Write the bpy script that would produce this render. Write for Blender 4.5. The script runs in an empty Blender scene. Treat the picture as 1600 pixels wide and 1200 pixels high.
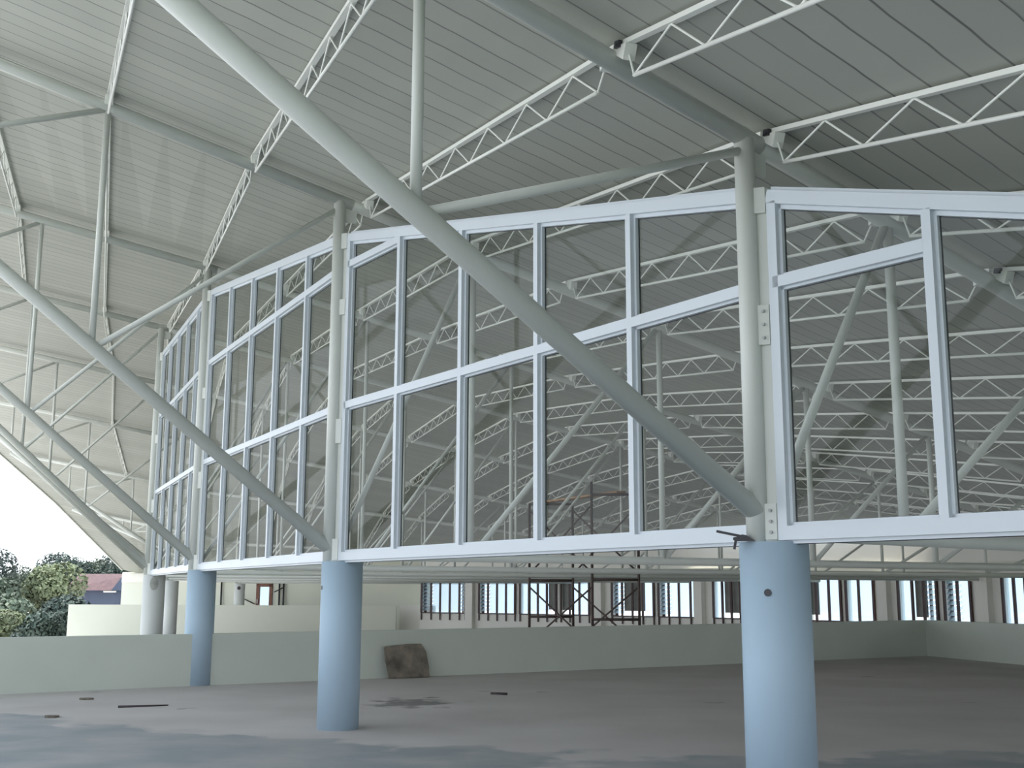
import bpy, bmesh, math, random
from mathutils import Vector, Matrix
random.seed(7)
SC = bpy.context.scene
COL = SC.collection
V = Vector
ZO = 1.6                       # eye height above the terrace floor; heights below are given from eye level


def R(d):
    return math.radians(d)


# ------------------------------------------------------------------ camera
cam_data = bpy.data.cameras.new('camera')
cam = bpy.data.objects.new('camera', cam_data)
COL.objects.link(cam)
cam_data.sensor_width = 36.0
cam_data.lens = 1809.08 / 1600 * 36.0
cam_data.clip_end = 800
_p, _r = R(10.208), R(-0.2)
_U = V((1, 0, 0))
_W = V((0, -math.sin(_p), math.cos(_p)))
_F = V((0, math.cos(_p), math.sin(_p)))
_right = _U * math.cos(_r) - _W * math.sin(_r)
_up = _U * math.sin(_r) + _W * math.cos(_r)
cam.matrix_world = Matrix(((_right.x, _up.x, -_F.x, 0), (_right.y, _up.y, -_F.y, 0),
                           (_right.z, _up.z, -_F.z, ZO), (0, 0, 0, 1)))
SC.camera = cam

# ------------------------------------------------------------------ world, sun, exposure
world = bpy.data.worlds.new('hazy_sky')
SC.world = world
world.use_nodes = True
nt = world.node_tree
bg = nt.nodes['Background']
tc = nt.nodes.new('ShaderNodeTexCoord')
sep = nt.nodes.new('ShaderNodeSeparateXYZ')
ramp = nt.nodes.new('ShaderNodeValToRGB')
mr = nt.nodes.new('ShaderNodeMapRange')
mr.inputs['From Min'].default_value = -0.1
mr.inputs['From Max'].default_value = 1.0
nt.links.new(tc.outputs['Generated'], sep.inputs[0])
nt.links.new(sep.outputs['Z'], mr.inputs['Value'])
nt.links.new(mr.outputs[0], ramp.inputs[0])
nt.links.new(ramp.outputs[0], bg.inputs['Color'])
ramp.color_ramp.elements[0].color = (0.93, 0.96, 1.0, 1)
ramp.color_ramp.elements[1].color = (0.62, 0.80, 1.0, 1)
bg.inputs['Strength'].default_value = 2.3

sun_data = bpy.data.lights.new('sun', 'SUN')
sun = bpy.data.objects.new('sun', sun_data)
COL.objects.link(sun)
sun_data.energy = 7.0
sun_data.angle = R(4)
sun_data.color = (1.0, 0.95, 0.86)
sun.rotation_euler = (R(-13), R(-13), 0)
sun.location = (-30, -20, 40)

SC.view_settings.view_transform = 'Standard'
SC.view_settings.look = 'None'
SC.view_settings.exposure = -0.12
SC.view_settings.gamma = 1.0
SC.view_settings.use_curve_mapping = False
SC.cycles.max_bounces = 12
SC.cycles.diffuse_bounces = 8
SC.cycles.transparent_max_bounces = 24


# ------------------------------------------------------------------ materials
def new_mat(name):
    m = bpy.data.materials.new(name)
    m.use_nodes = True
    n = m.node_tree
    return m, n, n.nodes['Principled BSDF']


def paint(name, rgb, rough=0.45, var=0.05, scale=1.5, bump=0.0, metal=0.0):
    """flat colour broken up by a soft procedural noise"""
    m, n, b = new_mat(name)
    t = n.nodes.new('ShaderNodeTexCoord')
    no = n.nodes.new('ShaderNodeTexNoise')
    no.inputs['Scale'].default_value = scale
    no.inputs['Detail'].default_value = 6
    r = n.nodes.new('ShaderNodeValToRGB')
    r.color_ramp.elements[0].position = 0.3
    r.color_ramp.elements[1].position = 0.7
    r.color_ramp.elements[0].color = (*[c * (1 - var) for c in rgb], 1)
    r.color_ramp.elements[1].color = (*[min(1, c * (1 + var)) for c in rgb], 1)
    n.links.new(t.outputs['Object'], no.inputs['Vector'])
    n.links.new(no.outputs['Fac'], r.inputs[0])
    n.links.new(r.outputs[0], b.inputs['Base Color'])
    b.inputs['Roughness'].default_value = rough
    b.inputs['Metallic'].default_value = metal
    if bump:
        no2 = n.nodes.new('ShaderNodeTexNoise')
        no2.inputs['Scale'].default_value = 60
        bu = n.nodes.new('ShaderNodeBump')
        bu.inputs['Strength'].default_value = bump
        n.links.new(t.outputs['Object'], no2.inputs['Vector'])
        n.links.new(no2.outputs['Fac'], bu.inputs['Height'])
        n.links.new(bu.outputs[0], b.inputs['Normal'])
    return m


M_STEEL = paint('white_steel_paint', (0.68, 0.70, 0.66), 0.4, 0.03)
M_JOIST = paint('bright_white_steel_paint', (0.84, 0.85, 0.80), 0.4, 0.03)
M_FRAME = paint('white_aluminium', (0.64, 0.69, 0.74), 0.3, 0.02)
M_CONC = paint('sky_tinted_concrete', (0.40, 0.52, 0.63), 0.6, 0.04, 1.2, 0.08)  # near columns: blue tint of the skylight put into the base colour
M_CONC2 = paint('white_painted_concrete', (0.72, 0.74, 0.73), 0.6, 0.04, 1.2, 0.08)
M_PANEL = paint('grey_panel', (0.26, 0.27, 0.25), 0.7, 0.15, 3)
M_HALL = paint('raw_hall_floor', (0.21, 0.205, 0.19), 0.9, 0.2, 0.6)
M_GASKET = paint('black_rubber_gasket', (0.05, 0.05, 0.055), 0.6, 0.1, 3)
M_WALL = paint('pale_green_plaster', (0.60, 0.64, 0.58), 0.7, 0.04, 0.8, 0.08)
M_CREAM = paint('cream_plaster', (0.76, 0.77, 0.67), 0.7, 0.03, 0.5)
M_WHITEWALL = paint('white_plaster', (0.88, 0.86, 0.80), 0.7, 0.03, 0.5)
M_DARKWOOD = paint('dark_maroon_wood', (0.055, 0.022, 0.022), 0.5, 0.2, 3)
M_BROWN = paint('brown_wood', (0.20, 0.075, 0.04), 0.5, 0.2, 3)
M_RUST = paint('rusty_scaffold_steel', (0.075, 0.05, 0.045), 0.6, 0.3, 6)
M_PLANK = paint('weathered_plank', (0.36, 0.22, 0.12), 0.8, 0.3, 5)
M_BLACK = paint('black_iron', (0.022, 0.022, 0.028), 0.4, 0.3, 9)
M_STICK = paint('dark_stick', (0.06, 0.045, 0.05), 0.8, 0.3, 6)
M_BOLT = paint('dull_bolt', (0.40, 0.40, 0.40), 0.4, 0.1, 9)
M_STONE = paint('brown_stone', (0.20, 0.172, 0.14), 0.9, 0.45, 4, 0.5)
M_TRUNK = paint('bark', (0.12, 0.09, 0.07), 0.9, 0.3, 3)
M_ROOFTILE = paint('red_roof_tiles', (0.11, 0.06, 0.065), 0.8, 0.2, 3)
M_HOUSE = paint('slate_blue_house_wall', (0.07, 0.085, 0.125), 0.8, 0.1, 1)
M_LEAF = paint('green_leaves', (0.085, 0.115, 0.075), 0.7, 0.5, 0.35)
M_LEAF2 = paint('yellow_green_leaves', (0.14, 0.165, 0.085), 0.7, 0.4, 0.35)
M_LEAF3 = paint('dark_green_leaves', (0.05, 0.075, 0.06), 0.7, 0.5, 0.35)
M_GROUND = paint('grass_and_earth', (0.64, 0.62, 0.60), 0.95, 0.35, 0.08)


def glass_mat():
    m = bpy.data.materials.new('clear_glass')
    m.use_nodes = True
    n = m.node_tree
    n.nodes.clear()
    out = n.nodes.new('ShaderNodeOutputMaterial')
    mix = n.nodes.new('ShaderNodeMixShader')
    tr = n.nodes.new('ShaderNodeBsdfTransparent')
    tr.inputs['Color'].default_value = (0.93, 0.95, 0.94, 1)
    gl = n.nodes.new('ShaderNodeBsdfGlossy')
    gl.inputs['Roughness'].default_value = 0.02
    lw = n.nodes.new('ShaderNodeLayerWeight')      # facing works the same from both sides of the pane
    lw.inputs['Blend'].default_value = 0.5
    pw = n.nodes.new('ShaderNodeMath')
    pw.operation = 'POWER'
    pw.inputs[1].default_value = 5.0
    ma = n.nodes.new('ShaderNodeMath')
    ma.operation = 'MULTIPLY_ADD'
    ma.inputs[1].default_value = 0.2
    ma.inputs[2].default_value = 0.03
    n.links.new(lw.outputs['Facing'], pw.inputs[0])
    n.links.new(pw.outputs[0], ma.inputs[0])
    n.links.new(ma.outputs[0], mix.inputs[0])
    n.links.new(tr.outputs[0], mix.inputs[1])
    n.links.new(gl.outputs[0], mix.inputs[2])
    n.links.new(mix.outputs[0], out.inputs[0])
    return m


M_GLASS = glass_mat()


def frost_mat():
    m = bpy.data.materials.new('frosted_louvre_glass')
    m.use_nodes = True
    n = m.node_tree
    n.nodes.clear()
    out = n.nodes.new('ShaderNodeOutputMaterial')
    mix = n.nodes.new('ShaderNodeMixShader')
    mix.inputs[0].default_value = 0.62
    tr = n.nodes.new('ShaderNodeBsdfTranslucent')
    tr.inputs['Color'].default_value = (0.80, 0.88, 0.95, 1)
    tp = n.nodes.new('ShaderNodeBsdfTransparent')
    tp.inputs['Color'].default_value = (0.80, 0.88, 0.95, 1)
    n.links.new(tr.outputs[0], mix.inputs[1])
    n.links.new(tp.outputs[0], mix.inputs[2])
    n.links.new(mix.outputs[0], out.inputs[0])
    return m


M_FROST = frost_mat()


def roof_mat():
    """white ceiling sheets with narrow open joints that run along the trusses (from the UV map, in metres)"""
    m, n, b = new_mat('white_roof_sheets')
    uv = n.nodes.new('ShaderNodeUVMap')
    uv.uv_map = 'UVMap'
    s = n.nodes.new('ShaderNodeSeparateXYZ')
    n.links.new(uv.outputs[0], s.inputs[0])

    def math_(op, a, b2=None, c=None):
        q = n.nodes.new('ShaderNodeMath')
        q.operation = op
        for i, x in enumerate((a, b2, c)):
            if x is None:
                continue
            if isinstance(x, (int, float)):
                q.inputs[i].default_value = x
            else:
                n.links.new(x, q.inputs[i])
        return q.outputs[0]
    sheets = math_('DIVIDE', s.outputs[0], 0.34)
    fr = math_('FRACT', sheets)
    d = math_('ABSOLUTE', math_('SUBTRACT', fr, 0.5))
    joint = math_('SMOOTH_MIN', 1.0, math_('MULTIPLY', math_('SUBTRACT', 0.04, d), 50), 0.2)
    joint = math_('MAXIMUM', joint, 0.0)
    # the joints open and close along their length and from sheet to sheet
    comb = n.nodes.new('ShaderNodeCombineXYZ')
    n.links.new(math_('FLOOR', math_('ADD', sheets, 0.5)), comb.inputs[0])
    n.links.new(math_('MULTIPLY', s.outputs[1], 0.22), comb.inputs[1])
    no = n.nodes.new('ShaderNodeTexNoise')
    no.inputs['Scale'].default_value = 1.7
    no.inputs['Detail'].default_value = 2
    n.links.new(comb.outputs[0], no.inputs['Vector'])
    mrn = n.nodes.new('ShaderNodeMapRange')
    mrn.inputs['From Min'].default_value = 0.32
    mrn.inputs['From Max'].default_value = 0.68
    mrn.inputs['To Min'].default_value = 0.38
    mrn.inputs['To Max'].default_value = 1.0
    n.links.new(no.outputs['Fac'], mrn.inputs['Value'])
    fac = math_('MULTIPLY', joint, mrn.outputs[0])
    # every sheet a slightly different white
    wn = n.nodes.new('ShaderNodeTexWhiteNoise')
    wn.noise_dimensions = '1D'
    n.links.new(math_('FLOOR', math_('ADD', sheets, 0.5)), wn.inputs['W'])
    rmp = n.nodes.new('ShaderNodeValToRGB')
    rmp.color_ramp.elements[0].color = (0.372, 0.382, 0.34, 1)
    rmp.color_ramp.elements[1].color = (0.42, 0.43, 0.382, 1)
    n.links.new(wn.outputs['Value'], rmp.inputs[0])
    mx = n.nodes.new('ShaderNodeMixRGB')
    mx.inputs[2].default_value = (0.07, 0.07, 0.07, 1)
    n.links.new(fac, mx.inputs[0])
    n.links.new(rmp.outputs[0], mx.inputs[1])
    n.links.new(mx.outputs[0], b.inputs['Base Color'])
    b.inputs['Roughness'].default_value = 0.55
    return m


M_ROOF = roof_mat()


def floor_mat():
    m, n, b = new_mat('bare_concrete_floor')
    t = n.nodes.new('ShaderNodeTexCoord')
    s = n.nodes.new('ShaderNodeSeparateXYZ')
    n.links.new(t.outputs['Object'], s.inputs[0])

    def math_(op, a, b2=None):
        q = n.nodes.new('ShaderNodeMath')
        q.operation = op
        for i, x in enumerate((a, b2)):
            if x is None:
                continue
            if isinstance(x, (int, float)):
                q.inputs[i].default_value = x
            else:
                n.links.new(x, q.inputs[i])
        return q.outputs[0]

    def noise(scale, detail=6):
        q = n.nodes.new('ShaderNodeTexNoise')
        q.inputs['Scale'].default_value = scale
        q.inputs['Detail'].default_value = detail
        n.links.new(t.outputs['Object'], q.inputs['Vector'])
        return q.outputs['Fac']
    base = n.nodes.new('ShaderNodeValToRGB')
    base.color_ramp.elements[0].position = 0.3
    base.color_ramp.elements[1].position = 0.7
    base.color_ramp.elements[0].color = (0.50, 0.465, 0.455, 1)
    base.color_ramp.elements[1].color = (0.60, 0.565, 0.555, 1)
    n.links.new(noise(0.55), base.inputs[0])
    # damp patch with a ragged edge at the near end of the terrace
    edge = math_('ADD', s.outputs['Y'], math_('MULTIPLY', math_('MINIMUM', s.outputs['X'], 0.0), 0.5))
    edge = math_('ADD', edge, math_('MULTIPLY', math_('SUBTRACT', noise(0.7), 0.5), 5.0))
    damp = n.nodes.new('ShaderNodeMapRange')
    damp.inputs['From Min'].default_value = 12.2
    damp.inputs['From Max'].default_value = 11.85
    n.links.new(edge, damp.inputs['Value'])
    mx = n.nodes.new('ShaderNodeMixRGB')
    mx.inputs[2].default_value = (0.30, 0.325, 0.345, 1)
    mott = n.nodes.new('ShaderNodeMapRange')
    mott.inputs['From Min'].default_value = 0.35
    mott.inputs['From Max'].default_value = 0.62
    mott.inputs['To Min'].default_value = 0.50
    mott.inputs['To Max'].default_value = 1.0
    n.links.new(noise(1.1), mott.inputs['Value'])
    n.links.new(math_('MULTIPLY', damp.outputs[0], mott.outputs[0]), mx.inputs[0])
    n.links.new(base.outputs[0], mx.inputs[1])
    # small dark spills
    sp = n.nodes.new('ShaderNodeMapRange')
    sp.inputs['From Min'].default_value = 0.69
    sp.inputs['From Max'].default_value = 0.76
    n.links.new(noise(0.8, 3), sp.inputs['Value'])
    mx2 = n.nodes.new('ShaderNodeMixRGB')
    mx2.inputs[2].default_value = (0.12, 0.11, 0.11, 1)
    dx = math_('SUBTRACT', s.outputs['X'], -1.45)
    dy = math_('MULTIPLY', math_('SUBTRACT', s.outputs['Y'], 17.6), 0.8)
    rad = math_('SQRT', math_('ADD', math_('MULTIPLY', dx, dx), math_('MULTIPLY', dy, dy)))
    sp2 = n.nodes.new('ShaderNodeMapRange')
    sp2.inputs['From Min'].default_value = 0.62
    sp2.inputs['From Max'].default_value = 0.30
    n.links.new(math_('ADD', rad, math_('MULTIPLY', math_('SUBTRACT', noise(3.0), 0.5), 1.8)), sp2.inputs['Value'])
    n.links.new(math_('MULTIPLY', math_('MAXIMUM', sp.outputs[0], sp2.outputs[0]), 0.75), mx2.inputs[0])
    n.links.new(mx.outputs[0], mx2.inputs[1])
    n.links.new(mx2.outputs[0], b.inputs['Base Color'])
    b.inputs['Roughness'].default_value = 0.75
    bu = n.nodes.new('ShaderNodeBump')
    bu.inputs['Strength'].default_value = 0.15
    n.links.new(noise(25), bu.inputs['Height'])
    n.links.new(bu.outputs[0], b.inputs['Normal'])
    return m


M_FLOOR = floor_mat()


# ------------------------------------------------------------------ mesh helpers
class MB:
    """collects shapes of one part and links them as ONE mesh object"""

    def __init__(self):
        self.bm = bmesh.new()

    def tube(self, p0, p1, r, seg=16, caps=True, r1=None):
        p0, p1 = V(p0), V(p1)
        d = p1 - p0
        L = d.length
        if L < 1e-5:
            return self
        q = d.to_track_quat('Z', 'Y').to_matrix().to_4x4()
        mat = Matrix.Translation((p0 + p1) / 2) @ q
        g = bmesh.ops.create_cone(self.bm, cap_ends=caps, cap_tris=False, segments=seg,
                                  radius1=r, radius2=r if r1 is None else r1, depth=L, matrix=mat)
        for f in {f for v in g['verts'] for f in v.link_faces}:
            f.smooth = len(f.verts) == 4
        return self

    def bar(self, p0, p1, w, h, up=(0, 0, 1)):
        """box from p0 to p1, h measured along `up`, w across"""
        p0, p1, up = V(p0), V(p1), V(up)
        d = (p1 - p0).normalized()
        side = d.cross(up).normalized()
        u = side.cross(d).normalized()
        vs = []
        for p in (p0, p1):
            for a, b in ((-1, -1), (1, -1), (1, 1), (-1, 1)):
                vs.append(self.bm.verts.new(p + side * (a * w / 2) + u * (b * h / 2)))
        for idx in ((3, 2, 1, 0), (4, 5, 6, 7), (0, 1, 5, 4), (1, 2, 6, 5), (2, 3, 7, 6), (3, 0, 4, 7)):
            self.bm.faces.new([vs[i] for i in idx])
        return self

    def prism(self, poly, z0, z1):
        """plan polygon (anticlockwise) pulled up from z0 to z1; z1 may be a list"""
        n = len(poly)
        z1s = z1 if isinstance(z1, (list, tuple)) else [z1] * n
        a = [self.bm.verts.new((p[0], p[1], z0)) for p in poly]
        b = [self.bm.verts.new((p[0], p[1], z)) for p, z in zip(poly, z1s)]
        self.bm.faces.new(list(reversed(a)))
        self.bm.faces.new(b)
        for i in range(n):
            j = (i + 1) % n
            self.bm.faces.new((a[i], a[j], b[j], b[i]))
        return self

    def wall(self, p0, p1, t, z0, z1, z1b=None):
        p0, p1 = V((*p0[:2], 0)), V((*p1[:2], 0))
        d = (p1 - p0).normalized()
        nrm = V((-d.y, d.x, 0)) * (t / 2)
        zz = [z1, z1 if z1b is None else z1b, z1 if z1b is None else z1b, z1]
        return self.prism([p0 - nrm, p1 - nrm, p1 + nrm, p0 + nrm], z0, zz)

    def slab(self, pts, nrm, t):
        """flat polygon pts with thickness t along nrm"""
        nrm = V(nrm).normalized() * (t / 2)
        a = [self.bm.verts.new(V(p) - nrm) for p in pts]
        b = [self.bm.verts.new(V(p) + nrm) for p in pts]
        self.bm.faces.new(list(reversed(a)))
        self.bm.faces.new(b)
        n = len(pts)
        for i in range(n):
            j = (i + 1) % n
            self.bm.faces.new((a[i], a[j], b[j], b[i]))
        return self

    def build(self, name, mat, parent=None, recalc=True):
        if recalc:
            bmesh.ops.recalc_face_normals(self.bm, faces=self.bm.faces)
        me = bpy.data.meshes.new(name)
        self.bm.to_mesh(me)
        self.bm.free()
        me.materials.append(mat)
        o = bpy.data.objects.new(name, me)
        COL.objects.link(o)
        if parent is not None:
            o.parent = parent
            o.matrix_parent_inverse = parent.matrix_world.inverted()
        return o


def tag(o, label, cat, group=None, kind=None):
    o['label'] = label
    o['category'] = cat
    if group:
        o['group'] = group
    if kind:
        o['kind'] = kind
    return o


def thing(name, label, cat, loc, group=None, kind=None):
    o = bpy.data.objects.new(name, None)
    o.empty_display_size = 0.2
    COL.objects.link(o)
    o.matrix_world = Matrix.Translation(V(loc))
    return tag(o, label, cat, group, kind)


def struct(o, label, cat):
    return tag(o, label, cat, None, 'structure')


# ------------------------------------------------------------------ layout of the hall (plan metres, heights from eye level)
#        column x, y      azimuth  rafter z   in-slope out-slope  reach inside
TR = {
    -1: ((12.2, -1.5), 46.0, 0.20, 0.00, 0.15, 12),
    0: ((6.22, 3.36), 40.0, 1.32, 0.03, 0.17, 16),
    1: ((1.908, 8.491), 35.0, 3.40, 0.205, 0.20, 20),
    2: ((-2.060, 14.279), 25.5, 4.90, 0.243, 0.25, 22),
    3: ((-5.463, 20.729), 22.0, 5.85, 0.220, 0.19, 25),
    4: ((-8.256, 27.163), 19.5, 6.20, 0.190, 0.18, 24),
    5: ((-10.30, 33.90), 16.0, 6.05, 0.185, 0.18, 22),
    6: ((-11.86, 41.00), 12.0, 5.35, 0.170, 0.18, 19.5),
    7: ((-12.60, 48.20), 7.0, 4.05, 0.120, 0.19, 17),
    8: ((-12.75, 55.20), 2.0, 2.20, 0.045, 0.20, 14),
    9: ((-12.60, 62.20), -2.0, -0.90, 0.0, 0.23, 12),
}
OVER = 8.8                      # overhang outside the columns
TOP = 0.364                     # column stub top
MS = -0.17                      # the masts stand on the outer half of the column heads
CHORD = 0.435                   # axis of the bottom chords
RT = 0.0725                     # rafter and mast radius
ROOFUP = 0.165                  # roof sheets above the rafter axis
BRACE = {1: (0.48, 0.59), 2: (0.38, 0.78), 3: (0.43, 0.846), 4: (0.40, 0.91)}
NODE0 = {0: -2.05, 1: 0.05, 2: 1.66, 3: 2.74, 4: 2.96, 5: 2.95, 6: 2.4, 7: 1.35, 8: -0.2}
FLOOR = -1.6


def over(k):
    return 8.1 if k == 9 else OVER


def dirv(k):
    a = R(TR[k][1])
    return V((math.cos(a), math.sin(a), 0))


def zr(k, s):
    """height of rafter axis k at distance s inside (+) or outside (-) its column"""
    _, _, z, si, so, _ = TR[k]
    zz = z - si * s if s >= 0 else z - so * s
    lo = 0.95 if k in (9, 0, -1) else 1.15
    if k == 9:
        return max(zz, 0.75)
    if s > 0 and zz < lo + 0.35:              # level out softly towards the middle of the hall
        e = lo + 0.35 - zz
        zz = lo + 0.35 - e / (1 + e / 0.35)
    return zz


def P(k, s, z):
    c = TR[k][0]
    d = dirv(k)
    return V((c[0] + d.x * s, c[1] + d.y * s, z + ZO))


def raf(k, s, dz=0.0):
    return P(k, s, zr(k, s) + dz)


# ------------------------------------------------------------------ ground, floor, roof
g = MB()
g.prism([(-220, -60), (-16, -60), (-16, 70), (140, 70), (140, 260), (-220, 260)], -2.9, -2.4)
o = g.build('outdoor_ground', M_GROUND)
struct(o, 'sloping grass and earth ground outside beyond the terrace', 'ground')

g = MB()
g.prism([(-16, -60), (140, -60), (140, 70), (-16, 70)], -2.9, -2.41)
o = g.build('added_dark_ground', paint('dark_bounce_cut', (0.07, 0.10, 0.045), 0.95, 0.3, 0.2))  # unseen dark ground, added to cut light bounced onto the near ceiling
struct(o, 'unseen dark ground added around the terrace to cut bounced light', 'added_dark_ground')
g = MB()
floor_poly = [(-14.9, 14.15), (-10.5, 4.0), (-9.0, -4.0), (20, -4.0), (15.6, 21.0), (13.3, 21.2), (11.05, 31.5), (-5.46, 20.75)]
g.prism(floor_poly, -1.2, 0.0)
o = g.build('floor', M_FLOOR)
struct(o, 'bare grey concrete terrace floor with a darker damp patch', 'floor')

g = MB()
g.prism([(-5.6, 21.0), (11.0, 31.7), (13.5, 21.4), (23, 21.4), (17, 34), (10, 49), (-1, 60), (-15, 60), (-14, 48), (-12.4, 38), (-9.0, 27)], -1.15, -0.8)
o = g.build('floor', M_HALL)
struct(o, 'raw lower floor of the hall hidden behind the parapet walls', 'floor')

bm = bmesh.new()
uvl = bm.loops.layers.uv.new('UVMap')
ks = list(range(-1, 10))
NODE0[-1], NODE0[9] = NODE0[0] - 2.4, NODE0[8] - 1.7
for k in ks[:-1]:
    sh = NODE0[k + 1] - NODE0[k]            # the sheets follow the joists, which shift along the trusses from bay to bay
    lo_s = -OVER - abs(sh)
    SL = [lo_s + 0.5 * i for i in range(int((27 + abs(sh) - lo_s) / 0.5) + 2)]
    for j in range(len(SL) - 1):
        c4 = []
        for kk, s in ((k, SL[j]), (k + 1, SL[j] + sh), (k + 1, SL[j + 1] + sh), (k, SL[j + 1])):
            s = max(-over(kk), min(s, TR[kk][5]))
            c4.append((raf(kk, s, ROOFUP), kk, s))
        if (c4[0][0] - c4[3][0]).length < 1e-4:
            c4.pop(3)
        if (c4[1][0] - c4[2][0]).length < 1e-4:
            c4.pop(2)
        if len(c4) < 3:
            continue
        f = bm.faces.new([bm.verts.new(q[0]) for q in c4])
        for lp, q in zip(f.loops, c4):
            lp[uvl].uv = ((q[1] + 1) * 7.14, q[2])
bmesh.ops.remove_doubles(bm, verts=bm.verts, dist=1e-4)
bmesh.ops.recalc_face_normals(bm, faces=bm.faces)
if sum(f.normal.z for f in bm.faces) < 0:
    bmesh.ops.reverse_faces(bm, faces=bm.faces)
me = bpy.data.meshes.new('ceiling')
bm.to_mesh(me)
bm.free()
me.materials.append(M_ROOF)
o = bpy.data.objects.new('ceiling', me)
COL.objects.link(o)
from mathutils.bvhtree import BVHTree
ROOFTREE = BVHTree.FromPolygons([v.co[:] for v in me.vertices], [p.vertices[:] for p in me.polygons])


def under_roof(x, y, default):
    hit = ROOFTREE.ray_cast(V((x, y, -0.5)), V((0, 0, 1)))
    return hit[0].z + 0.03 if hit[0] else default


sol = o.modifiers.new('thickness', 'SOLIDIFY')
sol.thickness = 0.10
sol.offset = 1.0
struct(o, 'white sheet roof underside sweeping over the hall and terrace', 'ceiling')

# white gutter board along the eave
g = MB()
for k in range(1, 9):
    g.bar(raf(k, -over(k) - 0.03, ROOFUP + 0.04), raf(k + 1, -over(k + 1) - 0.03, ROOFUP + 0.04), 0.06, 0.20)
o = g.build('trim_1', M_STEEL)
struct(o, 'white fascia board along the outer edge of the roof', 'trim')

# ------------------------------------------------------------------ walls
# front parapet runs from the left through the third column to a corner on the right
pc = V((TR[3][0][0], TR[3][0][1], 0))
aL = R(215.5)
aR = R(33.0)
nL = V((math.sin(R(35.5)), -math.cos(R(35.5)), 0)) * 0.07
nR = V((math.sin(aR), -math.cos(aR), 0)) * 0.07
pL = pc + V((math.cos(aL), math.sin(aL), 0)) * 11.5
pC = pc + V((math.cos(aR), math.sin(aR), 0)) * 19.6
g = MB()
g.wall(pL + nL, pc + V((math.cos(aL), math.sin(aL), 0)) * 0.12 + nL, 0.2, 0, 0.875, 0.87)
o = g.build('wall_left', M_WALL)
struct(o, 'low pale green parapet wall left of the third column', 'wall')
g = MB()
g.wall(pc + V((math.cos(aR), math.sin(aR), 0)) * 0.12 + nR, pC + nR, 0.2, 0, 0.875, 0.92)
o = g.build('wall_front', M_WALL)
struct(o, 'long low pale green parapet wall with the stone slab leaning on it', 'wall')
pD = pC + V((0.22, -0.97, 0)) * 10.5
g = MB()
g.wall(pC, pD, 0.2, 0, 0.92)
o = g.build('wall_right', M_WALL)
struct(o, 'low parapet wall that turns towards the viewer at the right corner', 'wall')

# second parapet far behind, through the eighth column
g = MB()
c8 = TR[8][0]
g.wall((-20.6, 55.0), (-5.3, 54.4), 0.25, -2.4, ZO - 0.62)
o = g.build('wall_far', M_CREAM)
struct(o, 'distant cream parapet wall below the brown door', 'wall')
g = MB()
g.wall((-5.25, 56.0), (-3.6, 55.4), 0.25, -0.8, ZO - 0.62)
o = g.build('wall_corner', M_WHITEWALL)
struct(o, 'short grey wall piece left of the first far window', 'wall')

# end wall behind it, closing the hall under the low end of the roof, with the brown door
DX0, DX1 = -12.99, -12.07
g = MB()
A, B = V((-20.75, 62.8, 0)), V((-3.9, 57.2, 0))


def onw(x):
    t = (x - A.x) / (B.x - A.x)
    return A.lerp(B, t)


def zw(x):
    return ZO + 1.02 + 0.10 * max(0, (x + 13)) * 0.9


for x0, x1, zb0 in ((A.x, DX0, -2.4), (DX0, DX1, ZO + 0.43), (DX1, B.x, -0.8)):
    n = max(1, int((x1 - x0) / 0.7))
    for i in range(n):
        a, b = onw(x0 + (x1 - x0) * i / n), onw(x0 + (x1 - x0) * (i + 1) / n)
        g.wall(a, b, 0.2, zb0, min(under_roof(a.x, a.y, ZO + 1.0), ZO + 3.2), min(under_roof(b.x, b.y, ZO + 1.0), ZO + 3.2))
o = g.build('wall_back', M_CREAM)
struct(o, 'far cream end wall under the low end of the roof', 'wall')
g = MB()
g.wall((-20.75, 62.66), (-3.9, 57.06), 0.12, ZO + 0.46, ZO + 0.9)
g.wall((-13.2, 59.95), (-3.9, 56.86), 0.3, ZO + 0.55, ZO + 0.95)
o = g.build('trim_2', M_WHITEWALL)
struct(o, 'pale beam band above the brown door on the end wall', 'trim')

dn = thing('door_1', 'brown framed glazed door in the far end wall', 'door', onw(-12.53), None, 'structure')
d0, d1 = onw(DX0 + 0.02), onw(DX1 - 0.02)
dd = (d1 - d0).normalized()
nn = V((dd.y, -dd.x, 0)) * 0.12
zt = ZO + 0.42
g = MB()
for q in (d0 + dd * 0.09, d1 - dd * 0.09):
    g.bar(q + nn + V((0, 0, 0.01)), q + nn + V((0, 0, zt)), 0.18, 0.1, dd.cross(V((0, 0, 1))))
g.bar(d0 + nn + V((0, 0, zt - 0.09)), d1 + nn + V((0, 0, zt - 0.09)), 0.1, 0.18)
g.bar(d0 + nn + V((0, 0, 0.45)), d1 + nn + V((0, 0, 0.45)), 0.1, 0.9)
g.build('door_frame', M_BROWN, dn)
g = MB()
g.slab([d0 + V((0, 0, 0.85)), d1 + V((0, 0, 0.85)), d1 + V((0, 0, zt - 0.15)), d0 + V((0, 0, zt - 0.15))], nn, 0.02)
g.build('door_pane', M_FROST, dn)
g = MB()
h = d0 + dd * 0.1 + nn * 1.7
g.bar(h + V((0, 0, 1.0)), h + V((0, 0, 1.22)), 0.05, 0.05, (0, 1, 0))
g.build('door_handle', M_FRAME, dn)

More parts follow.
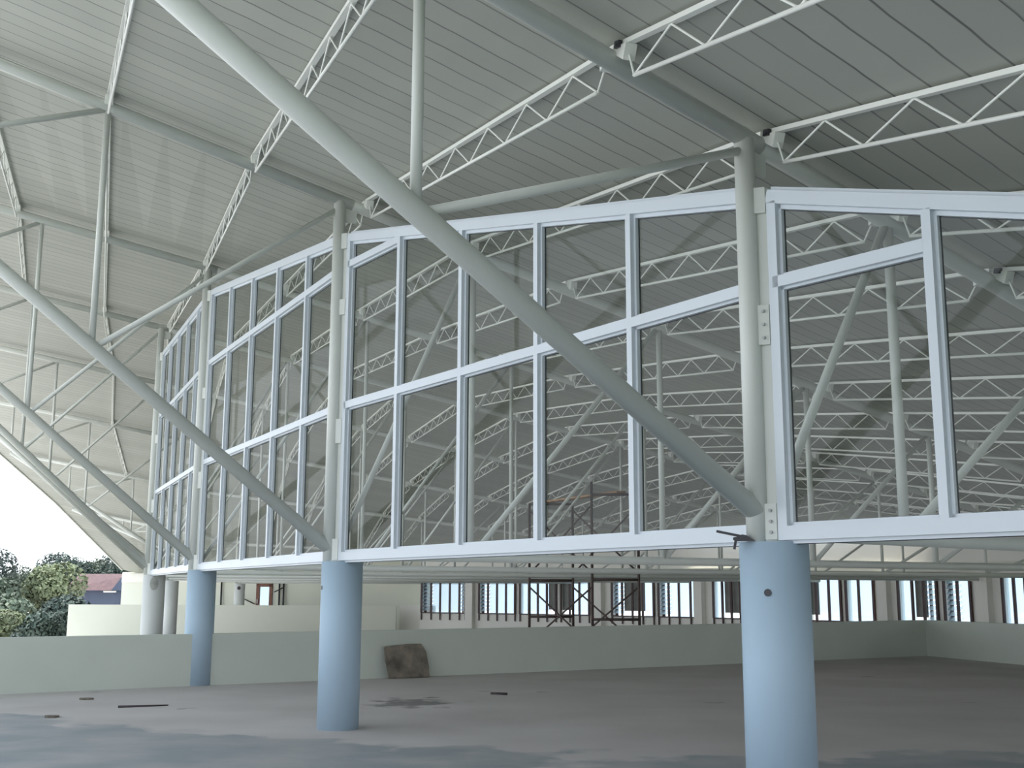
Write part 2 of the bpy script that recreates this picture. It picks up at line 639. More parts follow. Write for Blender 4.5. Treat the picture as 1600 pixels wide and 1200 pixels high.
# two thin pipes with a sloping rail on the end wall
for x, lab in ((-11.75, 'left thin dark pipe beside the brown door'), (-11.52, 'right thin dark pipe beside the brown door'),
               (-14.95, 'thin dark pipe just left of the farthest column')):
    q = onw(x) + V((0, -0.22, 0))
    g = MB()
    g.tube(q, q + V((0, 0, ZO + 0.5)), 0.045, 8)
    tag(g.build('wall_pipe', M_BLACK), lab, 'pipe')
g = MB()
q0, q1 = onw(-12.0) + V((0, -0.3, ZO - 0.02)), onw(-11.55) + V((0, -0.3, ZO + 0.2))
g.tube(q0, q1, 0.03, 8)
tag(g.build('sloping_rail', M_BLACK), 'short sloping dark rail right of the brown door', 'rail')
g = MB()
q0, q1 = onw(-14.05) + V((0, -0.3, ZO - 0.2)), onw(-13.05) + V((0, -0.3, ZO - 0.62))
g.tube(q0, q1, 0.03, 8)
tag(g.build('sloping_rail', M_BLACK), 'sloping dark rail between the farthest column and the brown door', 'rail')


# ------------------------------------------------------------------ curved window wall at the far side of the hall
B0, B1, B2 = V((-4.2, 55.0, 0)), V((8.35, 48.25, 0)), V((15.6, 32.3, 0))
B3 = V((19.5, 22.0, 0))


def bez(t):
    return B0 * (1 - t) ** 2 + B1 * (2 * t * (1 - t)) + B2 * t * t


def bez_at(px):
    """curve parameter where the line of sight with slope x/y = px meets the wall"""
    lo, hi = 0.0, 1.0
    for _ in range(50):
        m_ = (lo + hi) / 2
        q = bez(m_)
        if q.x / q.y < px:
            lo = m_
        else:
            hi = m_
    return lo


WTOP, WSILL, WBAR = ZO + 0.565, ZO - 0.93, ZO - 1.25
F_ = 1838.0
# each window: sight lines of its bars, kind of each pane
WIN = [
    ([663, 678, 692, 707, 722, 731], 'lwwwl', 'first window from the left in the far window wall, five bright panes'),
    ([753, 767, 781, 795, 809], 'lwww', 'second window from the left in the far window wall, just right of the first pier'),
    ([817, 831, 845, 859, 873], 'wwwd', 'third window from the left, seen behind the left scaffold frame'),
    ([881, 895, 910, 925], 'dww', 'fourth window from the left, ending at the white pier behind the scaffold'),
    ([961, 977, 993, 1009, 1026], 'lddw', 'fifth window from the left, behind the right scaffold frame'),
    ([1034, 1050, 1066, 1084, 1092], 'lwww', 'sixth window from the left, right of the scaffold'),
    ([1120, 1134, 1148, 1162, 1176], 'wddw', 'seventh window from the left, partly behind the nearest column'),
    ([1186, 1202, 1218, 1234, 1250], 'wwww', 'eighth window from the left, hidden for the most part by the nearest column'),
    ([1268, 1281, 1301, 1319], 'dww', 'ninth window from the left, first one right of the nearest column'),
    ([1328, 1348, 1371], 'ww', 'tenth window from the left, ending at a white pier'),
    ([1410, 1432, 1450, 1470], 'wdl', 'third window right of the nearest column, with striped louvres'),
    ([1482, 1503, 1523], 'lw', 'fourth window right of the nearest column, ending at a wide white pier'),
    ([1574, 1592, 1610, 1630], 'www', 'rightmost window of the far wall, cut by the edge of the picture'),
]
wp = [[bez_at((x - 800) / F_) for x in w[0]] for w in WIN]


def along_wall(mb, t0, t1, th, z0, z1):
    n = max(1, int((t1 - t0) / 0.02))
    for i in range(n):
        a, b = bez(t0 + (t1 - t0) * i / n), bez(t0 + (t1 - t0) * (i + 1) / n)
        if z1 is None:
            mb.wall(a, b, th, z0, under_roof(a.x, a.y, ZO + 2.1), under_roof(b.x, b.y, ZO + 2.1))
        else:
            mb.wall(a, b, th, z0, z1)


g = MB()
along_wall(g, 0.0, 1.0, 0.22, -0.8, WSILL)
along_wall(g, 0.0, 1.0, 0.22, WTOP, None)
prev = 0.0
for ts in wp:
    if ts[0] - prev > 0.004:
        along_wall(g, prev, ts[0], 0.22, WSILL, WTOP)
    prev = ts[-1]
along_wall(g, min(prev, 0.995), 1.0, 0.22, WSILL, WTOP)
g.wall(B2, B3, 0.22, -0.8, ZO + 1.5)
o = g.build('wall_windows', M_WHITEWALL)
struct(o, 'curved white wall with the row of dark framed windows', 'wall')
# a projecting pier after each pair of windows
g = MB()
for t in ([bez_at((x - 800) / F_) for x in (740, 942, 1100, 1390, 1548)]):
    q = bez(t)
    tn = (bez(t + 0.01) - bez(t)).normalized()
    nn2 = V((tn.y, -tn.x, 0))
    g.wall(q - tn * 0.2 + nn2 * 0.2, q + tn * 0.2 + nn2 * 0.2, 0.3, 0, WTOP + 0.1)
o = g.build('trim_3', M_WHITEWALL)
struct(o, 'white piers standing between the far windows', 'trim')
g = MB()
along_wall(g, 0.0, 1.0, 0.5, WTOP + 0.12, WTOP + 0.38)
o = g.build('trim_4', M_CREAM)
struct(o, 'cream ring beam running above the far windows', 'trim')

for i, ((xs, kinds, lab), ts) in enumerate(zip(WIN, wp)):
    mid = bez((ts[0] + ts[-1]) / 2)
    w = thing('window_%d' % (i + 1), lab, 'window', (mid.x, mid.y, WSILL), None, 'structure')
    tn = (bez(ts[-1]) - bez(ts[0])).normalized()
    nn2 = V((tn.y, -tn.x, 0))
    for t in ts:
        q = bez(t) + nn2 * 0.16
        g = MB()
        g.bar(q + V((0, 0, WSILL)), q + V((0, 0, WTOP + 0.02)), 0.085, 0.06, nn2)
        g.bar(q + V((0, 0, WBAR)), q + V((0, 0, WSILL)), 0.05, 0.04, nn2)
        g.build('window_bar', M_DARKWOOD, w)
    a, b = bez(ts[0]) + nn2 * 0.14, bez(ts[-1]) + nn2 * 0.14
    MB().bar(a + V((0, 0, WSILL)), b + V((0, 0, WSILL)), 0.10, 0.045).build('sill', M_DARKWOOD, w)
    MB().bar(a + V((0, 0, WTOP)), b + V((0, 0, WTOP)), 0.10, 0.045).build('head_rail', M_DARKWOOD, w)
    for j, kd in enumerate(kinds):
        a, b = bez(ts[j]), bez(ts[j + 1])
        if kd == 'w':
            MB().slab([a + V((0, 0, WSILL)), b + V((0, 0, WSILL)), b + V((0, 0, WTOP)), a + V((0, 0, WTOP))],
                      nn2, 0.01).build('pane', M_FROST, w)
        elif kd == 'l':
            g = MB()
            for q in range(9):
                z = WSILL + 0.1 + q * 0.165
                g.slab([a + V((0, 0, z)) + nn2 * 0.05, b + V((0, 0, z)) + nn2 * 0.05,
                        b + V((0, 0, z + 0.13)) - nn2 * 0.05, a + V((0, 0, z + 0.13)) - nn2 * 0.05], nn2 + V((0, 0, 0.7)), 0.008)
            g.build('louvre_pane', M_FROST, w)
            MB().slab([a + V((0, 0, WSILL)) - nn2 * 0.09, a.lerp(b, .25) + V((0, 0, WSILL)) - nn2 * 0.09,
                       a.lerp(b, .25) + V((0, 0, WTOP)) - nn2 * 0.09, a + V((0, 0, WTOP)) - nn2 * 0.09], nn2, 0.02).build('casement_edge', M_DARKWOOD, w)
        else:
            MB().slab([a + V((0, 0, WSILL + .2)), b + V((0, 0, WSILL + .2)), b + V((0, 0, WTOP)), a + V((0, 0, WTOP))],
                      nn2, 0.03).build('dark_panel', M_PANEL, w)


# ------------------------------------------------------------------ concrete columns
ORD = {1: 'nearest', 2: 'second nearest', 3: 'third nearest', 4: 'fourth nearest', 5: 'fifth nearest',
       6: 'sixth nearest', 7: 'seventh nearest', 8: 'farthest'}
CLAB = {
    1: 'big round bluish looking concrete column nearest the viewer, at the right, with a dark hole',
    2: 'round bluish looking concrete column standing free on the floor left of the stone slab',
    3: 'round bluish looking concrete column built into the joint of the parapet walls',
    4: 'pale round concrete column behind the left parapet, with a grey smear at its top',
    5: 'round concrete column right behind the smeared one, almost hidden by it',
    6: 'slim looking round concrete column between the smeared one and the parapet column',
    7: 'far round concrete column hidden behind the parapet column',
    8: 'farthest round concrete column, in front of the end wall left of the brown door',
}
for k in range(1, 9):
    c = TR[k][0]
    t = thing('concrete_column', CLAB[k], 'column', (c[0], c[1], 0), 'round concrete columns under the trusses')
    g = MB()
    g.tube((c[0], c[1], -0.02 if k <= 3 else -0.82), (c[0], c[1], ZO + TOP), 0.249, 64)
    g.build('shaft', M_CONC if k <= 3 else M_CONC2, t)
    if k in (1, 8, 2):
        # round pipe hole with its rim, on the side that faces the camera
        ang = {1: R(-115), 2: R(-155), 8: R(-85)}[k]
        hz = {1: ZO + 0.005, 2: ZO + 0.05, 8: ZO + 0.16}[k]
        nrm = V((math.cos(ang), math.sin(ang), 0))
        q = V((c[0], c[1], hz)) + nrm * 0.236
        rr = {1: 0.026, 2: 0.025, 8: 0.08}[k]
        g = MB()
        g.tube(q, q + nrm * 0.018, rr, 24)
        g.build('pipe_hole', M_BLACK if k != 8 else M_STICK, t)
    if k == 4:
        # thin smear of cement near the top
        bm2 = bmesh.new()
        rows = []
        for a in range(9):
            an = R(-95 + a * 5.5)
            col = []
            for b in range(9):
                rx, rz = (a - 4) / 4, (b - 4) / 4
                sc = 1.0 if rx * rx + rz * rz <= 1 else 1 / math.sqrt(rx * rx + rz * rz)
                aa = R(-73 + rx * sc * 22)
                col.append(bm2.verts.new((c[0] + math.cos(aa) * 0.2515, c[1] + math.sin(aa) * 0.2515, ZO + 0.17 + rz * sc * 0.15)))
            rows.append(col)
        for a in range(8):
            for b in range(8):
                bm2.faces.new((rows[a][b], rows[a + 1][b], rows[a + 1][b + 1], rows[a][b + 1]))
        bmesh.ops.remove_doubles(bm2, verts=bm2.verts, dist=0.002)
        mb = MB()
        mb.bm.free()
        mb.bm = bm2
        sm = mb.build('cement_smear', paint('grey_cement', (0.42, 0.43, 0.40), 0.9, 0.2, 8), t)
        sm['label'] = 'grey cement smear'

# ------------------------------------------------------------------ roof trusses
POSTS_IN = {1: [1.53, 4.45, 7.4, 10.3, 13.2, 16.2], 2: [1.70, 4.62, 7.25, 9.7, 12.4, 15.2, 18.2]}
TLAB = {
    1: 'nearest white tubular roof truss, whose thick raking brace crosses the middle of the picture',
    2: 'second white tubular roof truss from the viewer, its brace falling to the free standing column',
    3: 'third white tubular roof truss from the viewer, its brace falling to the parapet column',
    4: 'fourth white tubular roof truss, its brace falling to the smeared column at the left',
    5: 'fifth white tubular roof truss, just beyond the one on the smeared column',
    6: 'sixth white tubular roof truss, over the slim looking column beyond the smeared one',
    7: 'seventh white tubular roof truss, second from the low far end of the roof',
    8: 'farthest white tubular roof truss, at the low far end of the roof',
}
for k in range(1, 9):
    c, az, zc, si, so, reach = TR[k]
    seg = 24 if k <= 2 else 12
    t = thing('roof_truss', TLAB[k], 'truss', P(k, 0, TOP), 'radial roof trusses')
    if k in BRACE:
        b0, bs = BRACE[k]
        tip = (zc - b0) / (bs - so)
        tip = min(tip, 8.2)
    else:
        b0 = 0.40
        tip = 8.0
        bs = (zr(k, -tip) - b0) / tip

    def zb(s):
        return b0 + bs * (-s)
    # mast on its base plate
    g = MB()
    g.tube(P(k, MS, TOP), P(k, MS, zr(k, MS) - 0.02), RT + 0.005, seg)
    g.build('mast', M_STEEL, t)
    g = MB()
    q = P(k, -0.08, TOP + 0.008)
    g.bar(q - V((0.11, 0, 0)), q + V((0.11, 0, 0)), 0.22, 0.016)
    g.build('base_plate', M_STEEL, t)
    # rafter
    g = MB()
    g.tube(raf(k, -min(tip + 0.02, OVER)), raf(k, 0), RT, seg)
    prev = 0.0
    step = 2.0
    while prev < reach - 0.01:
        nx = min(prev + step, reach - 0.05)
        if reach - 0.05 - nx < 0.4:
            nx = reach - 0.05
        g.tube(raf(k, prev), raf(k, nx), RT, seg, caps=False)
        prev = nx
        if prev >= reach - 0.06:
            break
    g.build('rafter', M_STEEL, t)
    g = MB()
    g.tube(P(k, -0.12, CHORD), P(k, reach - 0.4, CHORD - (0.03 if k == 1 else 0)), 0.056, seg)
    g.build('bottom_chord', M_STEEL, t)
    g = MB()
    g.tube(P(k, -0.1, zb(-0.1)), P(k, -tip, zb(-tip)), 0.077, 32 if k <= 2 else 16)
    g.build('raking_brace', M_STEEL, t)
    # outer posts and ties
    out = [s for s in (-3.05, -5.6) if s > -tip + 0.8]
    ps = MS
    pr = 0.0375
    for s in out:
        g = MB()
        g.tube(P(k, s, zb(s)), raf(k, s), pr, seg)
        g.build('post', M_STEEL, t)
        g = MB()
        g.tube(raf(k, ps, -0.03 if ps < -1 else -0.1), P(k, s + 0.05, zb(s)), 0.034, seg)
        g.build('tie', M_STEEL, t)
        ps = s
    # inner posts and diagonals
    posts = POSTS_IN.get(k, [2.88 + 3.0 * i for i in range(9)])
    posts = [s for s in posts if s < reach - 0.6]
    ps, pz = -0.08, CHORD
    for s in posts:
        if zr(k, s) - CHORD < 0.35:
            break
        g = MB()
        g.tube(P(k, s, CHORD), raf(k, s), 0.042 if k <= 2 else 0.036, seg)
        g.build('post', M_STEEL, t)
        g = MB()
        g.tube(P(k, ps, pz), raf(k, s - 0.03, -0.03), 0.036 if k <= 2 else 0.033, seg)
        g.build('diagonal', M_STEEL, t)
        ps, pz = s, CHORD
    # gusset plates: head of the mast, foot of the brace
    d = dirv(k)
    e = V((-d.y, d.x, 0))
    g = MB()
    g.slab([P(k, MS, zc - 0.24), P(k, 0.05, zc - 0.24), P(k, 0.06, zc + 0.06), P(k, MS, zc + 0.13)], e, 0.02)
    g.build('head_plate', M_STEEL, t)
    g = MB()
    g.slab([P(k, 0.0, TOP), P(k, -0.245, TOP), P(k, -0.235, TOP + 0.05), P(k, 0.0, zb(0) + 0.1)], e, 0.02)
    g.build('foot_plate', M_STEEL, t)
    # brackets that hold the glazing, on both sides of the mast
    if k <= 4:
        for sgn, kn in ((-1, k - 1), (1, k + 1)):
            if kn > 4 or kn < 0 or sgn > 0:
                continue
            cn = TR[kn][0]
            ed = V((cn[0] - c[0], cn[1] - c[1], 0)).normalized()
            en = V((-ed.y, ed.x, 0))
            mast = P(k, MS, 0)
            inn = en if en.dot(dirv(k)) > 0 else -en
            hts = [(TOP + 0.015, TOP + 0.27), (1.80, 2.10)]
            gz = {1: 3.03, 2: 4.5, 3: 5.45, 4: 5.62}[k]
            if k >= 2:
                hts.append((3.42, 3.62))
            hts.append((gz - 0.22, gz - 0.02))
            f0, f1 = mast + ed * 0.04 + inn * 0.03, mast + ed * 0.16 + inn * 0.085
            MB().slab([f0 + V((0, 0, TOP + 0.02)), f1 + V((0, 0, TOP + 0.02)), f1 + V((0, 0, gz - 0.03)), f0 + V((0, 0, gz - 0.03))],
                      en, 0.008).build('fin_plate', M_STEEL, t)
            for h0, h1 in hts:
                g = MB()
                x0 = mast + ed * 0.05
                x1 = mast + ed * 0.145 + inn * 0.06
                g.slab([x0 + V((0, 0, h0)), x1 + V((0, 0, h0)), x1 + V((0, 0, h1)), x0 + V((0, 0, h1))], en, 0.04)
                br = g.build('bracket', M_STEEL, t)
                if k == 1 and sgn < 0 and h1 < 2.5:
                    face = en if en.dot(V((c[0], c[1], 0))) < 0 else -en
                    for bz in ((h0 + 0.05), (h0 + h1) / 2, (h1 - 0.05)):
                        q = mast + V((0, 0, bz)) + ed * 0.115 + inn * 0.04 + face * 0.025
                        MB().tube(q, q + face * 0.012, 0.012, 10).build('bolt', M_BOLT, br)

# ------------------------------------------------------------------ lattice joists under the roof sheets
PITCH = 1.48
_pp = math.cos(_p)


def in_view(p):
    q = V((p.x, p.y, p.z - ZO))
    zc_ = q.dot(_F)
    if zc_ < 0.5:
        return False
    x = 1809.08 * q.dot(_right) / zc_
    y = 1809.08 * q.dot(_up) / zc_
    return abs(x) < 805 and abs(y) < 605


NTH = ['', 'first', 'second', 'third', 'fourth', 'fifth', 'sixth', 'seventh', 'eighth', 'ninth', 'tenth', 'eleventh',
       'twelfth', 'thirteenth', 'fourteenth', 'fifteenth', 'sixteenth', 'seventeenth', 'eighteenth', 'nineteenth', 'twentieth']
TN = {1: 'nearest', 2: 'second', 3: 'third', 4: 'fourth', 5: 'fifth', 6: 'sixth', 7: 'seventh', 8: 'farthest'}


def make_joist(p0, p1, label, fine, bolt=False):
    d = (p1 - p0)
    L = d.length
    d.normalize()
    up = V((0, 0, 1)) - d * d.z
    up.normalize()
    t = thing('lattice_joist', label, 'joist', (p0 + p1) / 2, 'lattice joists under the roof sheets')
    sg = 8 if fine else 5
    a, b = p0 + d * 0.02, p1 - d * 0.02
    top = 0.125
    dep = 0.255
    MB().bar(a + up * top, b + up * top, 0.055, 0.035, up).build('top_chord', M_JOIST, t)
    ia, ib = p0 + d * 0.30 + up * (top - dep), p1 - d * 0.30 + up * (top - dep)
    MB().tube(ia, ib, 0.0155, sg).build('bottom_chord', M_JOIST, t)
    g = MB()
    n = max(3, int(round((L - 0.6) / 0.92)))
    pts = [p0 + d * 0.14 + up * (top - 0.02)]
    for i in range(n + 1):
        s = 0.30 + (L - 0.6) * i / n
        pts.append(p0 + d * s + up * (top - dep))
        if i < n:
            s2 = 0.30 + (L - 0.6) * (i + 0.5) / n
            pts.append(p0 + d * s2 + up * (top - 0.015))
    pts.append(p1 - d * 0.14 + up * (top - 0.02))
    for q0, q1 in zip(pts[:-1], pts[1:]):
        g.tube(q0, q1, 0.0085, sg, caps=False)
    g.build('web', M_JOIST, t)
    side = d.cross(up)
    for q, s in ((p0, 1), (p1, -1)):
        g = MB()
        g.slab([q + d * (0.02 * s) + up * 0.06, q + d * (0.19 * s) + up * (-0.01), q + d * (0.21 * s) + up * 0.105,
                q + d * (0.02 * s) + up * 0.105], side, 0.09)
        g.build('seat_bracket', M_JOIST, t)
    if bolt:
        q = p1 - d * 0.10 + up * 0.11
        g = MB()
        g.bar(q - d * 0.035 - side * 0.05, q + d * 0.035 - side * 0.05, 0.03, 0.05, up)
        g.tube(q - side * 0.075, q + side * 0.02, 0.012, 8)
        g.build('anchor_bolt', M_BLACK, t)
    return t


def clear_of_wall(p):
    q = bez(bez_at(p.x / p.y)) if p.y > 25 else None
    return q is None or p.x / p.y < -0.09 or V((p.x, p.y, 0)).length < q.length - 0.6


n_j = 0
for k in range(0, 8):
    row = []
    for n in range(-14, 20):
        s0, s1 = NODE0[k] + PITCH * n, NODE0[k + 1] + PITCH * n
        if min(s0, s1) < -7.5 or s0 > TR[k][5] - 1.6 or s1 > TR[k + 1][5] - 1.6:
            continue
        s0, s1 = (q - 0.27 if q < -1.5 else q for q in (s0, s1))
        row.append(((s0 + s1) / 2, s0, s1))
    row = [r for r in row if clear_of_wall(raf(k, r[1])) and clear_of_wall(raf(k + 1, r[2]))]
    ins = [r for r in row if r[0] >= 0]
    outs = [r for r in reversed(row) if r[0] < 0]
    bay = ('bay right of the nearest truss' if k == 0 else
           'bay between %s and %s trusses' % (TN[k], TN[k + 1]))
    if k >= 4:
        outs = outs[:2]
    for word, lst in (('inside', ins), ('outside', outs)):
        for i, (m_, s0, s1) in enumerate(lst):
            p0, p1 = raf(k, s0), raf(k + 1, s1)
            if not any(in_view(p0.lerp(p1, q / 12)) for q in range(13)):
                continue
            lab = 'white lattice joist, %s %s the masts, %s' % (NTH[min(i + 1, 20)], word, bay)
            make_joist(p0, p1, lab, k <= 2, k == 0)
            n_j += 1
print('joists', n_j)

# ------------------------------------------------------------------ glazed screens between the masts
GTOP = {0: 1.05, 1: 3.03, 2: 4.50, 3: 5.45, 4: 5.62}
SILL0 = 0.372
GLAB = {
    0: 'white framed glazed screen right of the nearest column, running out of the picture',
    1: 'white framed glazed screen between the nearest and the second column, behind the thick brace',
    2: 'white framed glazed screen between the second column and the parapet column',
    3: 'narrow looking white framed glazed screen between the parapet column and the smeared column',
}
for k in range(0, 4):
    ca, cb = P(k + 1, MS, -ZO), P(k, MS, -ZO)       # from the farther to the nearer column
    L = (cb - ca).length
    e = (cb - ca).normalized()
    nrm = V((e.y, -e.x, 0))
    if nrm.dot(ca) > 0:
        nrm = -nrm                                             # faces the camera side
    za, zb_ = GTOP[k + 1], GTOP[k]
    t = thing('glazed_screen', GLAB[k], 'window', (ca + cb) / 2 + V((0, 0, ZO + SILL0)), 'glazed screens between the masts')

    def Q(m, z, off=0.0):
        return ca + e * m + V((0, 0, z + ZO)) + nrm * (off - 0.075)

    def ztop(m):
        return za + (zb_ - za) * m / L

    def rail(name, m0, m1, z0, z1, w=0.085, wb=0.125, upv=None, parent=t):
        """stepped aluminium section: flat face with a narrower glazing bead showing on both sides"""
        g = MB()
        g.bar(Q(m0, z0, 0.0), Q(m1, z1, 0.0), 0.06, w, upv or (0, 0, 1))
        g.bar(Q(m0, z0, -0.035), Q(m1, z1, -0.035), 0.05, wb, upv or (0, 0, 1))
        for f in g.bm.faces:
            f.material_index = 0
        n0 = len(g.bm.faces)
        g.bar(Q(m0, z0, -0.05), Q(m1, z1, -0.05), 0.012, wb + 0.009, upv or (0, 0, 1))      # black glazing gasket
        g.bm.faces.ensure_lookup_table()
        for f in g.bm.faces[n0:]:
            f.material_index = 1
        o_ = g.build(name, M_FRAME, parent)
        o_.data.materials.append(M_GASKET)
        return o_
    m0, m1 = 0.15, L - 0.05
    rail('sill_rail', m0, m1, SILL0 + 0.05, SILL0 + 0.05, 0.10, 0.15)
    rail('top_rail', m0, m1, ztop(m0) - 0.05, ztop(m1) - 0.05, 0.10, 0.165)
    rail('stile', m0 + 0.04, m0 + 0.04, SILL0 + 0.1, ztop(m0) - 0.1, 0.08, 0.13, e)
    ms = [m0 + (m1 - m0) * i / 5 - (0.02 if 0 < i < 5 else 0) for i in range(6)]
    for m in ms[1:-1]:
        rail('mullion', m, m, SILL0 + 0.1, ztop(m) - 0.1, 0.065, 0.115, e)
    for i in range(5):
        a, b = ms[i], ms[i + 1]
        ha, hb = ztop(a), ztop(b)
        cuts = [SILL0 + 0.08]
        for tz in (2.262, 4.06):
            if min(ha, hb) > tz + 0.02:
                rail('transom', a + 0.03, b - 0.03, tz, tz, 0.085, 0.125)
                cuts.append(tz)
        for j, z0 in enumerate(cuts):
            if j + 1 < len(cuts):
                pts = [Q(a, z0, -0.035), Q(b, z0, -0.035), Q(b, cuts[j + 1], -0.035), Q(a, cuts[j + 1], -0.035)]
            else:
                pts = [Q(a, z0, -0.035), Q(b, z0, -0.035), Q(b, hb - 0.06, -0.035), Q(a, ha - 0.06, -0.035)]
            bm3 = bmesh.new()
            bm3.faces.new([bm3.verts.new(p) for p in pts])
            mb = MB()
            mb.bm.free()
            mb.bm = bm3
            mb.build('glass_pane', M_GLASS, t)

# ------------------------------------------------------------------ scaffold tower behind the parapet
sc = thing('scaffold_tower', 'rusty brown frame scaffold standing behind the long parapet', 'scaffold', (1.9, 31.3, -0.8))
fA = (V((0.50, 32.4, 0)), V((1.70, 32.4, 0)))
fB = (V((2.08, 30.2, 0)), V((3.28, 30.2, 0)))
LIFT = [0.0, 1.93, 3.95]


def scaf_frame(f, ztop_, names):
    fr = MB()
    for q in f:
        fr.tube(q + V((0, 0, -0.8)), q + V((0, 0, ztop_)), 0.036, 8)
    o_ = fr.build('frame_uprights', M_RUST, sc)
    for h in names:
        MB().tube(f[0] + V((0, 0, h)), f[1] + V((0, 0, h)), 0.034, 8).build('ledger', M_RUST, sc)


scaf_frame(fA, 4.05, [0.95, 1.93, 3.05, 4.03])
scaf_frame(fB, 4.45, [0.93, 1.93, 3.05, 4.12])
for (h0, h1) in ((0.25, 1.75), (2.1, 3.85)):
    for i in (0, 1):
        MB().tube(fA[i] + V((0, 0, h0)), fB[i] + V((0, 0, h1)), 0.024, 8).build('cross_brace', M_RUST, sc)
        MB().tube(fA[i] + V((0, 0, h1)), fB[i] + V((0, 0, h0)), 0.024, 8).build('cross_brace', M_RUST, sc)
g = MB()
g.bar((0.95, 32.5, 4.09), (2.85, 30.1, 4.185), 0.30, 0.05)
tag(g.build('scaffold_plank', M_PLANK), 'weathered orange brown plank lying across the top of the scaffold', 'plank')

# ------------------------------------------------------------------ stone slab, clamp, sticks
bm4 = MB()
ld = V((math.cos(aR), math.sin(aR), 0))
ln = V((math.sin(aR), -math.cos(aR), 0))
base = pc + ld * 3.52 + nR + ln * 0.33
out_ = [(0, 0), (0.86, 0.0), (0.865, 0.17), (0.85, 0.46), (0.82, 0.47), (0.76, 0.62), (0.45, 0.615), (-0.03, 0.585), (-0.035, 0.30), (0.0, 0.28)]
tilt = 0.16 / 0.62
pts = [base + ld * x - ln * (y * tilt) + V((0, 0, y)) for x, y in out_]
nsl = (ln + V((0, 0, tilt))).normalized()
bm4.slab([p + nsl * 0.01 for p in pts], nsl, 0.07)
bmesh.ops.bevel(bm4.bm, geom=bm4.bm.edges[:], offset=0.012, segments=2, affect='EDGES')
tag(bm4.build('stone_slab', M_STONE), 'rough brown stone slab leaning on the long parapet', 'slab')

# black clamp hanging on the left end of the nearest column head
c1 = V((*TR[1][0], 0))
view = V((c1.x, c1.y, 0)).normalized()
sd = V((view.y, -view.x, 0))
cz = ZO + TOP
cq = c1 - view * 0.20
cl = thing('hand_clamp', 'small black iron clamp lying on the head of the nearest column', 'tool', cq + V((0, 0, cz)) - sd * 0.2)
g = MB()
g.bar(cq - sd * 0.40 + V((0, 0, cz + 0.075)), cq - sd * 0.19 + V((0, 0, cz + 0.03)), 0.016, 0.018)
g.build('handle', M_BLACK, cl)
g = MB()
g.slab([cq + sd * x + V((0, 0, cz + z)) for x, z in ((-0.27, 0.002), (-0.285, 0.015), (-0.28, 0.03), (-0.245, 0.035), (-0.22, 0.05), (-0.19, 0.045),
                                                     (-0.16, 0.022), (-0.13, 0.004))], view, 0.05)
g.build('jaw', M_BLACK, cl)
g = MB()
g.bar(cq - sd * 0.262 + V((0, 0, cz + 0.02)), cq - sd * 0.277 + V((0, 0, cz - 0.055)), 0.018, 0.03, view)
g.build('screw_leg', M_BLACK, cl)

g = MB()
g.tube((-5.47, 16.67, 0.016), (-4.86, 16.97, 0.012), 0.016, 8, r1=0.009)
tag(g.build('wood_stick', M_STICK), 'dark stick lying on the floor in front of the left parapet', 'stick')
g = MB()
g.tube((-0.32, 19.04, 0.018), (-0.06, 18.95, 0.018), 0.018, 8)
tag(g.build('wood_stick', M_STICK), 'short dark stick lying on the floor right of the stone slab', 'stick')
random.seed(5)
for x, y, lab in ((-6.35, 17.9, 'flat dark crumb of rubble near the left parapet foot'), (-5.9, 15.4, 'small dark chip of rubble on the damp part of the floor')):
    bm5 = MB()
    pts = [V((x + math.cos(a) * (0.08 + 0.04 * random.random()), y + math.sin(a) * 0.09, 0.012)) for a in [i * math.pi / 3.5 for i in range(7)]]
    bm5.slab(pts, (0, 0, 1), 0.022)
    tag(bm5.build('rubble_chip', M_STONE), lab, 'rubble')

# ------------------------------------------------------------------ outside: house, trees
GZ = -2.4
hs = thing('house', 'distant house with red roof and slate blue gable wall', 'house', (-31.5, 98, GZ))
g = MB()
g.prism([(-36.2, 96), (-29.0, 96), (-29.0, 106), (-36.2, 106)], GZ, ZO + 0.05)
g.build('house_wall', M_HOUSE, hs)
bm6 = MB()
z0, z1 = ZO + 0.05, ZO + 1.42
vv = [(-36.4, 95.5, z0), (-32.4, 95.5, z0), (-31.3, 97.5, z1), (-36.4, 99, z1), (-36.4, 106, z0), (-31.3, 106, z0)]
vs = [bm6.bm.verts.new(p) for p in vv]
bm6.bm.faces.new((vs[0], vs[1], vs[2], vs[3]))
bm6.bm.faces.new((vs[3], vs[2], vs[5], vs[4]))
bm6.bm.faces.new((vs[0], vs[3], vs[4]))
bm6.bm.faces.new((vs[0], vs[4], vs[5], vs[1]))
bm6.bm.faces.new((vs[1], vs[5], vs[2]))
bm6.build('house_roof', M_ROOFTILE, hs)
g = MB()
g.slab([(-32.4, 95.4, z0), (-27.0, 95.4, z0), (-27.0, 95.4, z0 + 0.3), (-31.0, 95.4, z1 + 0.05), (-31.4, 95.4, z1)], (0, 1, 0), 0.3)
g.build('gable', M_HOUSE, hs)
g = MB()
g.bar((-33.2, 95.85, ZO - 0.05), (-32.2, 95.85, ZO - 0.05), 0.2, 0.12)
g.build('window_canopy', M_WHITEWALL, hs)


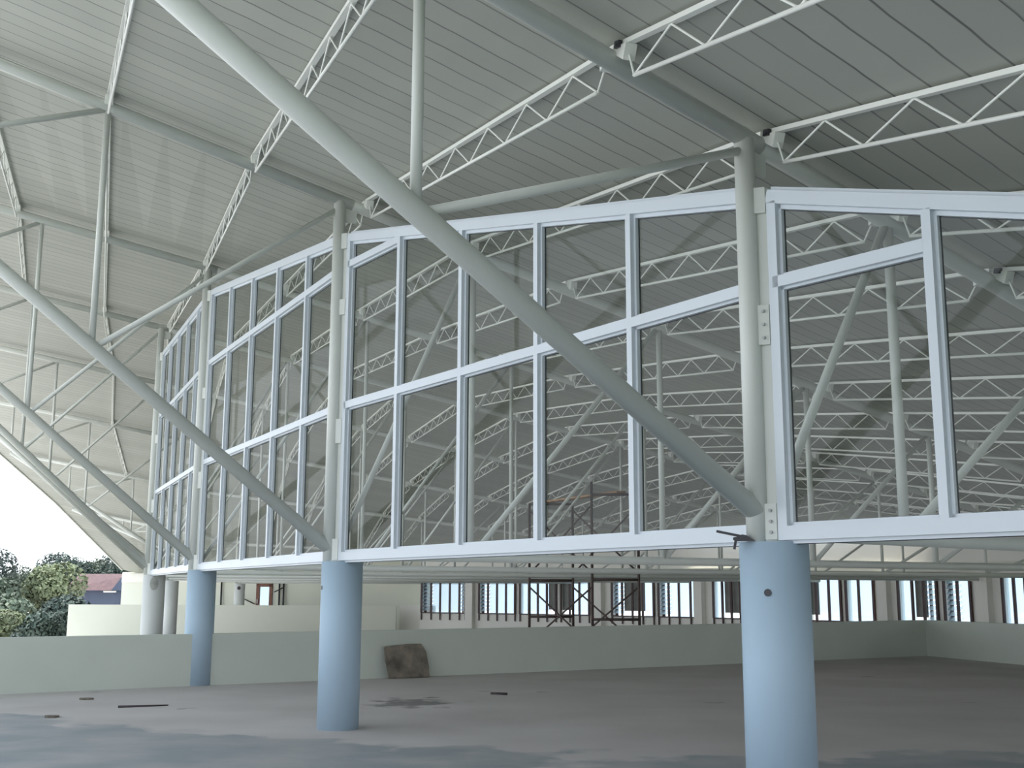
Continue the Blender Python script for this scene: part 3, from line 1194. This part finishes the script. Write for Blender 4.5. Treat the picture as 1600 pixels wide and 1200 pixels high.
def crown(mb, c, r, n, leaf):
    for _ in range(n):
        while True:
            q = V((random.uniform(-1, 1), random.uniform(-1, 1), random.uniform(-1, 1)))
            if 0.15 < q.length < 1:
                break
        q = q.normalized() * (q.length ** 0.45)
        p = V((c[0] + q.x * r[0], c[1] + q.y * r[1], c[2] + q.z * r[2]))
        nr = (q + V((random.gauss(0, .5), random.gauss(0, .5), random.gauss(0, .5)))).normalized()
        u = nr.orthogonal().normalized()
        u.rotate(Matrix.Rotation(random.uniform(0, 6.28), 3, nr))
        w = nr.cross(u)
        s = leaf * random.uniform(0.6, 1.4)
        vs_ = [mb.bm.verts.new(p + u * s), mb.bm.verts.new(p + w * s * 0.55), mb.bm.verts.new(p - u * s), mb.bm.verts.new(p - w * s * 0.55)]
        mb.bm.faces.new(vs_)


def tree(x, y, top, rad, mat, label, name='tree', trunk=True, n=5200, leaf=0.17, base=GZ):
    t = thing(name, label, 'tree' if name == 'tree' else 'shrub', (x, y, base), 'greenery beyond the left parapet')
    h = top - base
    f = MB()
    random.seed(hash((round(x, 2), round(y, 2))) % 100000)
    lumps = 6
    lo = base + (h * 0.25 if trunk else 0.3)
    for i in range(lumps):
        a = random.uniform(0, 6.28)
        rr = rad * random.uniform(0.1, 0.6)
        zc_ = lo + (top - lo) * random.uniform(0.25, 0.8)
        lr = rad * random.uniform(0.45, 0.7)
        lz = min(lr * 0.9, (top - lo) * 0.4)
        zc_ = min(zc_, top - lz)
        crown(f, (x + math.cos(a) * rr, y + math.sin(a) * rr, zc_), (lr, lr, lz), n // lumps, leaf)
    f.build('foliage', mat, t, recalc=False)
    g_ = MB()
    g_.tube((x, y, base), (x, y, lo + (top - lo) * 0.6), 0.12 + 0.02 * h, 8, r1=0.06)
    g_.build('trunk', M_TRUNK, t)
    return t


tree(-49.5, 108, ZO + 4.0, 4.2, M_LEAF3, 'tall dark tree at the left edge of the picture')
tree(-50.5, 124, ZO + 4.1, 3.6, M_LEAF, 'second tall tree from the left on the skyline')
tree(-41.5, 110, ZO + 3.6, 3.4, M_LEAF3, 'third skyline tree from the left, dark and low')
tree(-44.5, 126, ZO + 3.5, 3.3, M_LEAF, 'fourth skyline tree from the left, above the house roof')
tree(-36.5, 112, ZO + 4.2, 3.6, M_LEAF3, 'skyline tree standing behind the house')
tree(-37.5, 126, ZO + 4.0, 3.6, M_LEAF3, 'skyline tree behind the gable, next to the roof eave')
tree(-33.2, 84, ZO + 2.1, 2.6, M_LEAF2, 'light green tree left of the red roofed house')
tree(-35.5, 80, ZO + 0.9, 2.6, M_LEAF, 'mid green tree at the left, below the skyline trees')
tree(-28.4, 76, ZO + 0.3, 2.4, M_LEAF3, 'dark tree just in front of the house')
tree(-30.6, 70, ZO - 0.1, 2.8, M_LEAF, 'leafy shrub between the light green tree and the parapet', 'shrub', False)
tree(-27.6, 64, ZO - 1.0, 2.1, M_LEAF2, 'rounded yellow green shrub at the left above the parapet', 'shrub', False, leaf=0.12)
tree(-24.4, 62, ZO - 1.0, 1.6, M_LEAF3, 'dark shrub beside the end of the distant parapet', 'shrub', False, leaf=0.12)
tree(-24.3, 56, ZO - 2.06, 1.2, M_LEAF2, 'bright low hedge just above the left parapet', 'shrub', False, n=2000, leaf=0.09)
